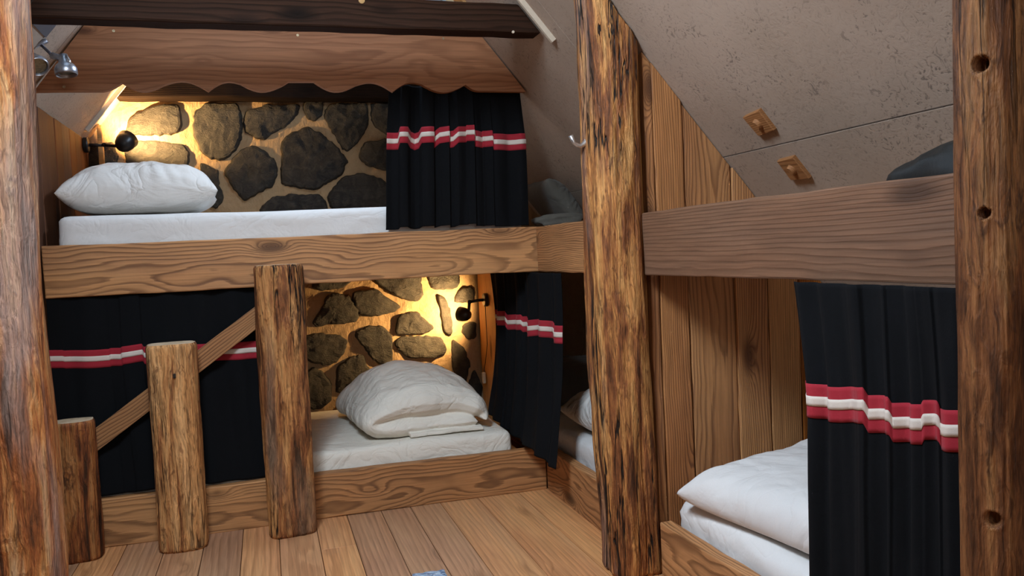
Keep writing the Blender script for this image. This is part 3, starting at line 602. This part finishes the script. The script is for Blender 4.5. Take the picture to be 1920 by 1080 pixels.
def pillow(name, c, sx, sy, h, rot, label, seed, mat='linen', wr=1., cat='pillow', sag=0., n=3.2, tilt=None):
    bm = bmesh.new(); N = 72; top = {}; bot_ = {}
    for i in range(N+1):
        for j in range(N+1):
            u = -1+2*i/N; v = -1+2*j/N; u = math.sin(u*math.pi/2)*.35+u*.65; v = math.sin(v*math.pi/2)*.35+v*.65
            prof = max(0, (1-abs(u)**n))**.55*max(0, (1-abs(v)**n))**.55
            x = u*sx/2*(1-.07*(1-abs(u)**3)*0-.07*(1-(v*v))*abs(u)**2*-.0-.06*(1-v*v)*1*abs(u)); y = v*sy/2*(1-.06*(1-u*u)*abs(v))
            rad = math.atan2(v, u); edge = max(abs(u), abs(v))
            cr = .012*wr*(abs(nz((rad*2.2, edge*1.3, seed), 2.6))-.25)*edge**2*2.2
            w1 = .010*wr*nz((x, y, seed), 6)+.006*wr*nz((x*.8, y*2, seed), 14)+.016*wr*(-abs(nz((x*1.2+y*.6, y*.5, seed+3), 5))+.2)
            zt = h*.62*prof+(w1+cr)*min(1, prof*2.2); zb = -h*.38*prof**.8+w1*.3*prof
            top[i, j] = bm.verts.new((x, y, zt))
            bot_[i, j] = top[i, j] if edge > .9999 else bm.verts.new((x, y, zb))
    for i in range(N):
        for j in range(N):
            bm.faces.new((top[i, j], top[i+1, j], top[i+1, j+1], top[i, j+1]))
            q = [bot_[i, j], bot_[i, j+1], bot_[i+1, j+1], bot_[i+1, j]]
            if len(set(q)) == 4:
                try: bm.faces.new(q)
                except ValueError: pass
    o = obj(name, bm, M[mat], smooth=True); o.location = c; o.rotation_euler = (tilt[0] if tilt else 0, tilt[1] if tilt else 0, rot); return tag(o, label, cat)
pillow('pillow', (-.495, 4.0, 1.322+.096), .62, .54, .22, .06, 'plump white pillow at the left end of the upper bunk', 3., sag=.0, n=4)
pillow('pillow', (1.56, 1.955, .345), .62, .86, .15, .13, 'white pillow on the right bed against the board partition', 9., mat='sheet', wr=.6, n=7, tilt=(0, -.10))
pillow('pillow', (1.43, 4.02, 1.325), .30, .42, .12, .0, 'dim grey pillow in the corner under the sloping ceiling, right of the upper curtain', 14., mat='shaded_grey_linen', n=4, tilt=(0, .87))
pillow('pillow', (1.55, 4.08, .385), .55, .5, .22, .1, 'dim grey pillow in the dark bed behind the central post', 17., mat='shaded_grey_linen', n=4)
pillow('bedspread', (1.47, 3.25, .36), .40, .75, .2, .0, 'rumpled bedspread on the bed glimpsed left of the central post', 19., mat='linen', n=3, cat='bedding')
# folded duvet: a quilt rolled over itself, front edge shows the layers
def duvet():
    bm = bmesh.new()
    # centreline of the fold seen from the front (x, z, half thickness)
    cl = [(.485, .040, .036), (.40, .042, .042), (.25, .042, .043), (.10, .042, .042), (.03, .048, .040), (-.01, .072, .036), (.03, .108, .042), (.12, .134, .056), (.24, .146, .066), (.36, .138, .064), (.45, .118, .056), (.50, .092, .045), (.522, .062, .03), (.522, .04, .018)]
    def cr(P, t):
        n = len(P)-1; k = min(int(t*n), n-1); f = t*n-k; p0, p1, p2, p3 = [P[max(0, min(n, k+q))] for q in (-1, 0, 1, 2)]
        return [.5*((2*b)+(-a+c)*f+(2*a-5*b+4*c-d)*f*f+(-a+3*b-3*c+d)*f**3) for a, b, c, d in zip(p0, p1, p2, p3)]
    NS, NY = 110, 64; A, B = [], []
    for j in range(NY+1):
        v = j/NY; y = v; ra, rb = [], []
        edge = min(v, 1-v); th = min(1, (edge/.07))**.5 if edge < .07 else 1
        crown = 1+.55*math.sin(math.pi*min(1, v*1.05))**.9*(.5+.5*v) if v < .95 else 1+.55*math.sin(math.pi*min(1, v*1.05))**.9*(.5+.5*v)
        for i in range(NS+1):
            t = i/NS; x, z, h = cr(cl, t); x2, z2, _ = cr(cl, min(1, t+.004)); x1, z1, _ = cr(cl, max(0, t-.004))
            tx, tz = x2-x1, z2-z1; l = math.hypot(tx, tz) or 1; nx_, nz_ = -tz/l, tx/l
            e2 = min(t, 1-t); hh = h*th*(min(1, e2/.03)**.5 if e2 < .03 else 1)
            up = 1 if z < .07 else crown; cw = 1 if t < .4 else 1+(crown-1)*min(1, (t-.4)/.12); zz = z*cw; hh *= 1+(cw-1)*.9
            wv = .007*nz((x*5, y*3, t*4), 3)+.006*(abs(nz((t*10, y*2.2, 1), 1.6))-.2)+.004*nz((x*12, y*12, t*8), 2)
            yy = y*.74-.0; xs = x*(1-.10*v)-.05*v+.012*nz((y*4, t*3, 2))
            if v < .3: yy += .022*nz((t*9, 3, 1), 1.3)*(1-v/.3)
            ra.append(bm.verts.new((xs+nx_*(hh+wv), yy, max(.002, zz+nz_*(hh+wv))))); hi_ = hh+.003*th*(1 if .04 < t < .96 else 0); rb.append(bm.verts.new((xs-nx_*hi_, yy, max(.002, zz-nz_*hi_))))
        A.append(ra); B.append(rb)
    for j in range(NY):
        for i in range(NS):
            bm.faces.new((A[j][i], A[j][i+1], A[j+1][i+1], A[j+1][i])); bm.faces.new((B[j][i], B[j+1][i], B[j+1][i+1], B[j][i+1]))
        for k in (0, NS): bm.faces.new((A[j][k], A[j+1][k], B[j+1][k], B[j][k]))
    for j in (0, NY):
        for i in range(NS): bm.faces.new((A[j][i], B[j][i], B[j][i+1], A[j][i+1]))
    add_box(bm, (.04, .075, .055), (.45, .70, .125), bev=0)
    add_box(bm, (.16, -.012, .003), (.50, .30, .020), bev=0, step=.02, f=lambda p: p+V((0, .012*nz(p, 9), .004*nz(p, 14) if p.z > .01 else 0)))
    o = obj('folded_duvet', bm, M['cream'], smooth=True)
    m = o.modifiers.new('fuse', 'REMESH'); m.mode = 'VOXEL'; m.voxel_size = .004; m.use_smooth_shade = True
    m = o.modifiers.new('soften', 'SMOOTH'); m.factor = .5; m.iterations = 4; return o
dv = duvet(); dv.location = (.425, 3.70, .280); dv.rotation_euler = (0, 0, .02); tag(dv, 'puffy white duvet folded over on the lower bed', 'duvet')
#================================================================ CURTAINS
def lerp_list(P, x):
    if x <= P[0][0]: return P[0][1]
    for (a, va), (b, vb) in zip(P, P[1:]):
        if x <= b: return va+(vb-va)*(x-a)/max(1e-6, b-a)
    return P[-1][1]
def curtain(name, label, ax, plane, trace, ztop, zbot, zc, span_top, span_bot, out, seed, bh=.073, wh=.021, fold=.7, flare=0., ripple=.011, cz=None, hemz=None):
    """cloth hung in the plane ax=plane; band heights follow the traced stripe so each pleat steps as in the photo"""
    oth = 1-ax; P = sorted([(lambda q: (q[oth], q.z))(pix(x, y, ax, plane)) for x, y in trace])
    root = bpy.data.objects.new(name, None); C.objects.link(root); root.location = (0, 0, 0)
    span_top, span_bot = sorted(span_top), sorted(span_bot); u0, u1 = P[0][0], P[-1][0]; NU, NV = 420, 90
    def sample(t, z):
        u = u0+(u1-u0)*t; dz = lerp_list(P, u)-zc
        g = (z-zbot)/(ztop-zbot); gc = (zc-zbot)/(ztop-zbot)
        fade = (1-g)/(1-gc) if g > gc else .35+.65*g/gc
        a = span_top[0]+(span_top[1]-span_top[0])*t; b = span_bot[0]+(span_bot[1]-span_bot[0])*t
        pos = a*g+b*(1-g)
        if gc < 1:                     # pass through the traced position at band height
            pos += (u-(a*gc+b*(1-gc)))*max(0, 1-abs(g-gc)/.6)
        d = fold*dz+ripple*math.sin(t*38+seed+2*nz((t*3, seed, 0)))*(.5+.5*fade)+.010*nz((t*7, g*1.2, seed), 1.5)+.004*nz((t*22, g*3, seed))
        d += flare*(1-g)**2
        zz = z+dz*max(0, fade)*(1 if g < 1 else 0)
        if hemz and g < .3: zz += hemz(t)*(1-g/.3)
        p = [0, 0, zz]; p[ax] = plane+out*d; p[oth] = pos; return V(p)
    def sheet(zs, off, mat, nm, th):
        bm = bmesh.new(); G = [[None]*(NU+1) for _ in zs]
        for j, z in enumerate(zs):
            for i in range(NU+1): G[j][i] = sample(i/NU, z)
        F, Bk = [], []
        for j in range(len(zs)):
            fr, br_ = [], []
            for i in range(NU+1):
                t = G[j][min(NU, i+1)]-G[j][max(0, i-1)]; nrm = t.cross(V((0, 0, 1)))
                if nrm.length < 1e-9: nrm = V((0, 0, 0)); nrm[ax] = out
                nrm.normalize()
                if nrm[ax]*out < 0: nrm = -nrm
                fr.append(bm.verts.new(G[j][i]+nrm*off)); br_.append(bm.verts.new(G[j][i]+nrm*(off-th)))
            F.append(fr); Bk.append(br_)
        for j in range(len(zs)-1):
            for i in range(NU):
                bm.faces.new((F[j][i], F[j][i+1], F[j+1][i+1], F[j+1][i])); bm.faces.new((Bk[j][i], Bk[j+1][i], Bk[j+1][i+1], Bk[j][i+1]))
            for k in (0, NU): bm.faces.new((F[j][k], F[j+1][k], Bk[j+1][k], Bk[j][k]))
        for j in (0, -1):
            for i in range(NU): bm.faces.new((F[j][i], Bk[j][i], Bk[j][i+1], F[j][i+1]))
        return obj(nm, bm, M[mat], root, smooth=True)
    zs = sorted(set([zbot+(ztop-zbot)*k/NV for k in range(NV+1)]))
    sheet(zs, 0, 'black_cloth', 'cloth', .002)
    sheet([zc-bh/2+bh*k/8 for k in range(9)], .0018, 'red', 'red_band', .0014)
    sheet([zc-wh/2+wh*k/3 for k in range(4)], .0032, 'white_trim', 'white_band', .0012)
    return tag(root, label, 'curtain')
def z2(L): return [(500+x*.29167, y*.29167) for x, y in L]
Yc = Y1+.035
curtain('bunk_curtain', 'short black curtain with red and white band on the upper bunk', 1, Yc, z2([(770,907),(846,907),(852,868),(900,868),(925,898),(955,908),(980,900),(992,868),(1068,866),(1074,900),(1110,868),(1165,862),(1172,900),(1195,896),(1222,868),(1278,862),(1282,853),(1325,855),(1332,892),(1388,898),(1392,892),(1448,890),(1456,914),(1536,914),(1545,914),(1600,914),(1666,910)]),
        1.84, H3+.012, 1.60, (.565, 1.15), (.515, 1.17), -1, 3.)
curtain('bunk_curtain', 'black curtain with red and white band behind the three log steps', 1, Y1+.031, [(95,671),(118,671.5),(122,673),(204,671),(208,669),(228,668),(231,665),(267,659),(270,666),(330,664),(400,660),(443,658),(484,656),(520,655)],
        1.0, .2, .742, (-.81, .03), (-.80, .05), -1, 8., ripple=.008)
q4 = lambda L: [(820+x*.1852, 500+y*.1852) for x, y in L]
curtain('bunk_curtain', 'black curtain with red and white band hanging left of the central post', 0, 1.155, q4([(610,500),(650,515),(757,525),(763,560),(874,558),(878,582),(930,583),(934,628),(1050,608),(1176,640),(1181,675),(1255,692)]),
        1.0, .21, .755, (4.30, 3.2), (4.16, 3.16), -1, 12., fold=.5, flare=.08, ripple=.016, hemz=lambda t: .045*t if t > .0 else 0)
curtain('bunk_curtain', 'long black curtain with red and white band on the right bunk', 0, 1.152, [(1360+x*.5185, 520+y*.5185) for x, y in [(285,435),(350,452),(420,460),(528,456),(533,492),(611,496),(615,524),(714,530),(722,512),(771,514),(777,548),(860,553),(868,545),(889,545)]],
        1.0, .06, .735, (1.66, 1.14), (1.62, 1.14), -1, 17., fold=.4, bh=.076, wh=.022, ripple=.010)
#================================================================ LAMPS
def spot(name, loc, target, power, col, ang=150, blend=.6, r=.012):
    l = bpy.data.lights.new(name, 'SPOT'); l.energy = power; l.color = col; l.spot_size = math.radians(ang); l.spot_blend = blend; l.shadow_soft_size = r
    o = bpy.data.objects.new(name, l); C.objects.link(o); o.location = loc; o.rotation_euler = (V(target)-V(loc)).to_track_quat('-Z', 'Y').to_euler(); return o
def wall_lamp(label, base, bdir, elbow, head, aim, power, cord=None, sr=.042):
    base, elbow, head, aim = V(base), V(elbow), V(head), V(aim)
    root = empty('wall_lamp', label, 'lamp', base)
    bm = bmesh.new(); lathe(bm, [(0, 0), (0, .038), (.016, .038), (.021, .034), (.023, 0)], base, bdir, 36); par(obj('base', bm, M['black_metal'], smooth=False), root)
    d = (aim-head).normalized()
    bm = bmesh.new(); tube(bm, [base+V(bdir)*.02, base+V(bdir)*.05, elbow], .0085); tube(bm, [elbow, head-d*.02], .0085)
    lathe(bm, [(-.012, 0), (-.012, .011), (.012, .011), (.012, 0)], elbow, (0, 1, 0), 18); par(obj('arm', bm, M['black_metal'], smooth=True), root)
    # bell shade, open towards the wall
    k = sr/.042
    bm = bmesh.new(); lathe(bm, [(-.032*k, 0), (-.030*k, .012*k), (-.024*k, .024*k), (-.008*k, .034*k), (.012*k, .039*k), (.040*k, .042*k), (.040*k, .040*k), (.012*k, .037*k), (-.008*k, .032*k), (-.022*k, .022*k), (-.027*k, 0)], head, d, 40)
    par(obj('shade', bm, M['black_metal'], smooth=True), root)
    bm = bmesh.new(); lathe(bm, [(-.02*k, 0), (-.02*k, .010), (0, .011), (.008*k, .016*k), (.016*k, .018*k), (.024*k, .013*k), (.028*k, 0)], head, d, 20); par(obj('bulb', bm, M['bulb'], smooth=True), root)
    if cord:
        bm = bmesh.new(); tube(bm, [V(q) for q in cord], .0022, 8); par(obj('cord', bm, M['cord'], smooth=True), root)
        e = V(cord[-1]); bm = bmesh.new(); add_box(bm, e+V((-.012, -.016, -.035)), e+V((.006, .016, .03)), step=.008, bev=.005); par(obj('cord_switch', bm, M['switch'], smooth=True), root)
    sp = spot('lamp_light', head+d*.032*k, aim, power, (1, .63, .27)); par(sp, root)
    return root
b1 = pix(158, 272, 0, XL+.005); h1_ = pix(232, 270, 1, 4.53)
wall_lamp('black lamp on the left board wall above the white pillow', b1, (1, 0, 0), pix(196, 272, 1, 4.60), h1_, pix(290, 205, 1, Y3), 42., sr=.05)
b2 = V((X1-.004, 4.50, .835)); h2_ = pix(873, 590, 1, 4.51)
cordp = [b2+V((-.012, 0, -.03)), b2+V((-.012, .0, -.15)), b2+V((-.014, -.01, -.25)), b2+V((-.012, .06, -.36)), b2+V((-.010, .10, -.40)), b2+V((-.012, .10, -.45))]
cordp = [cordp[0]]+[cordp[0].lerp(cordp[1], .5)]+cordp[1:]
wall_lamp('black lamp on the pine end panel beside the folded duvet', b2, (-1, 0, 0), pix(880, 566, 1, 4.50), h2_, pix(795, 580, 1, Y3), 27., cord=cordp, sr=.042)
# twin ceiling spots on the left slope
def ceiling_spots():
    rt = V((-.72, 3.33, zl(-.72)-.02)); root = empty('ceiling_spotlight', 'brushed steel twin spotlight on the left sloping ceiling beside the left post', 'lamp', rt)
    ba, bb = pix(50, 93, 1, 3.33), pix(88, 76, 1, 3.33)
    bm = bmesh.new(); tube(bm, [ba+(ba-bb)*.6, bb], .009, 14); par(obj('mounting_bar', bm, M['steel'], smooth=True), root)
    bm = bmesh.new()
    for q in (ba.lerp(bb, .2), ba.lerp(bb, -.4)): tube(bm, [q, V((q.x-.03, q.y, zl(q.x-.03)+.004))], .005, 10)
    par(obj('bracket', bm, M['dark_steel'], smooth=True), root)
    for n_, (j, e, h, d) in enumerate([(pix(77, 84, 1, 3.33), pix(98, 104, 1, 3.31), pix(121, 118, 1, 3.28), V((.12, -.1, -1))), (pix(58, 92, 1, 3.33), pix(62, 108, 1, 3.30), pix(66, 114, 1, 3.27), V((.35, -.75, -.75)))]):
        d.normalize()
        bm = bmesh.new(); tube(bm, [j, e], .0055, 12); par(obj('arm', bm, M['dark_steel'], smooth=True), root)
        hd = empty('x', '', ''); bpy.data.objects.remove(hd)
        bm = bmesh.new(); lathe(bm, [(-.030, 0), (-.030, .014), (-.012, .017), (0, .020), (.008, .030), (.022, .037), (.040, .037), (.045, .034), (.040, .031), (.02, .028), (.02, 0)], h, d, 32)
        tube(bm, [e, h-d*.012], .012, 12)
        sh = obj('lamp_head', bm, M['steel'], smooth=True); par(sh, root)
        bm = bmesh.new(); lathe(bm, [(.022, 0), (.022, .018), (.034, .029), (.0345, .028), (.030, 0)], h, d, 24); rf = obj('reflector_bulb', bm, M['reflector'], smooth=True); rf.parent = sh
        bm = bmesh.new(); tube(bm, [h-d*.026+V((.012, -.014, 0)), h-d*.006+V((.020, -.020, 0)), h+d*.012+V((.022, -.020, 0))], .004, 8); cl_ = obj('clip', bm, M['zinc'], smooth=True); cl_.parent = sh
ceiling_spots()
#================================================================ SMALL THINGS
# coat hook on the central post
bm = bmesh.new(); hk = pix(1103, 266, 0, 1.052); pts = []
e0 = pix(1103, 250, 1, hk.y); e1 = pix(1100, 266, 1, hk.y); e2 = pix(1088, 274, 1, hk.y); e3 = pix(1076, 268, 1, hk.y); e4 = pix(1070, 254, 1, hk.y)
tube(bm, [e0, e0.lerp(e1, .5), e1, e1.lerp(e2, .5)+V((0, 0, -.002)), e2, e2.lerp(e3, .5)+V((0, 0, -.002)), e3, e4], .005, 12, radii=[.006, .008, .010, .009, .007, .007, .006, .009])
ho = tag(obj('coat_hook', bm, M['zinc'], smooth=True), 'small curved metal coat hook on the left side of the central post', 'hook')
bm = bmesh.new(); add_box(bm, V((e0.x-.002, hk.y-.012, e1.z-.03)), V((e0.x+.016, hk.y+.012, e0.z+.012)), bev=.003); obj('back_plate', bm, M['zinc'], ho)
# two wooden plates with a curved grip on the right slope
def roof_plate(corners, label):
    P = []
    for x, y in corners:
        d = FW+RT*((x-960)/F_PX)-UP*((y-540)/F_PX); t = (RA-CAM_H)/(d.z+RB*d.x); P.append(V((0, 0, CAM_H))+d*t)
    c = sum(P, V())/4; dn = V((-.768, 0, -.64)); bm = bmesh.new()
    lo = [bm.verts.new(p) for p in P]; hi = [bm.verts.new(p+dn*.010) for p in P]; hi2 = [bm.verts.new(p+(c-p)*.05+dn*.013) for p in P]
    for A_, B_ in ((lo, hi), (hi, hi2)):
        for k in range(4): bm.faces.new((A_[k], B_[k], B_[(k+1) % 4], A_[(k+1) % 4]))
    bm.faces.new(hi2); bm.faces.new(lo[::-1])
    o = tag(obj('wooden_plate', bm, M['oak_plate']), label, 'wooden plate')
    bm = bmesh.new(); ux = V((0, 1, 0)); sl = V((.64, 0, -.768)); ring = []
    n = 16; cc = c+dn*.012; lo, hi = [], []
    for k in range(n+1):
        a = -math.pi/2+math.pi*k/n; off = (sl*math.sin(a)*.020-ux*math.cos(a)*.016*1)
        lo.append(bm.verts.new(cc+off)); hi.append(bm.verts.new(cc+off*.8+dn*.014))
    bm.faces.new(lo[::-1]); bm.faces.new(hi)
    for k in range(n): bm.faces.new((lo[k], hi[k], hi[k+1], lo[k+1]))
    bm.faces.new((lo[-1], hi[-1], hi[0], lo[0]))
    obj('curved_grip', bm, M['oak_plate'], o)
roof_plate([(1397, 216), (1427, 202), (1456, 240), (1427, 251)], 'small wooden plate on the sloping ceiling, above the board seam')
roof_plate([(1461, 298), (1491, 290), (1522, 330), (1488, 334)], 'small wooden plate on the sloping ceiling, just above the right upper rail')
# bag on the right upper shelf
def blob(name, c, s_, mat, seed, parent=None, amp=.12):
    bm = bmesh.new(); bmesh.ops.create_icosphere(bm, subdivisions=4, radius=1)
    for v in bm.verts:
        q = v.co.copy(); p = V([math.copysign(abs(k)**.75, k) for k in q]); k = 1+amp*nz(q*1.6, 1, seed)+amp*.5*abs(nz(q*4, 1, seed)); v.co = V((p.x*s_[0]*k, p.y*s_[1]*k, p.z*s_[2]*k))+V(c)
    return obj(name, bm, mat, parent, smooth=True)
bg_ = blob('travel_bag', (1.325, 1.22, 1.185), (.06, .25, .092), M['bag'], 3., amp=.2); tag(bg_, 'black and grey bag lying on the right upper shelf against the ceiling', 'bag')
blob('mesh_panel', (1.42, 1.06, 1.20), (.045, .24, .13), M['mesh'], 5., bg_, .1)
blob('white_edge', (1.268, 1.16, 1.19), (.022, .06, .055), M['sheet'], 7., bg_, .1)
# rug corner on the floor
c1 = pix(832, 1069, 2, .01); bm = bmesh.new(); rw = .11
add_box(bm, (c1.x-.11, c1.y-.75, .001), (c1.x, c1.y, .014), step=.012, bev=.003, f=lambda p: p+V((.004*nz(p, 40), .004*nz(p, 40, 4), .005*nz(p, 60, 7) if p.z > .005 else 0)))
tag(obj('rag_rug', bm, M['rug'], smooth=True), 'end of a blue grey woven rug on the floor at the bottom edge', 'rug')

sh = blob('crumpled_sheet', pix(1052, 407, 1, 3.72)+V((0, 0, -.015)), (.12, .04, .03), M['shaded_grey_linen'], 9., None, .3); tag(sh, 'crumpled pale cloth on the dark end of the upper bunk, left of the post', 'cloth')
# repeats of a kind share a group
GROUPS = {'log_step': 'upright log steps up to the bunk', 'bunk_curtain': 'striped black bunk curtains', 'bed_rail': 'timber rails of the bunks', 'timber_post': 'debarked posts of the frame',
          'wall_lamp': 'black bunk reading lamps', 'wooden_plate': 'wooden plates on the sloping ceiling', 'mattress': 'mattresses in the bunks', 'pillow': 'pillows on the beds', 'bunk_deck': 'board bases of the bunks'}
for o in C.objects:
    k = o.name.split('.')[0]
    if o.parent is None and k in GROUPS and 'label' in o: o['group'] = GROUPS[k]
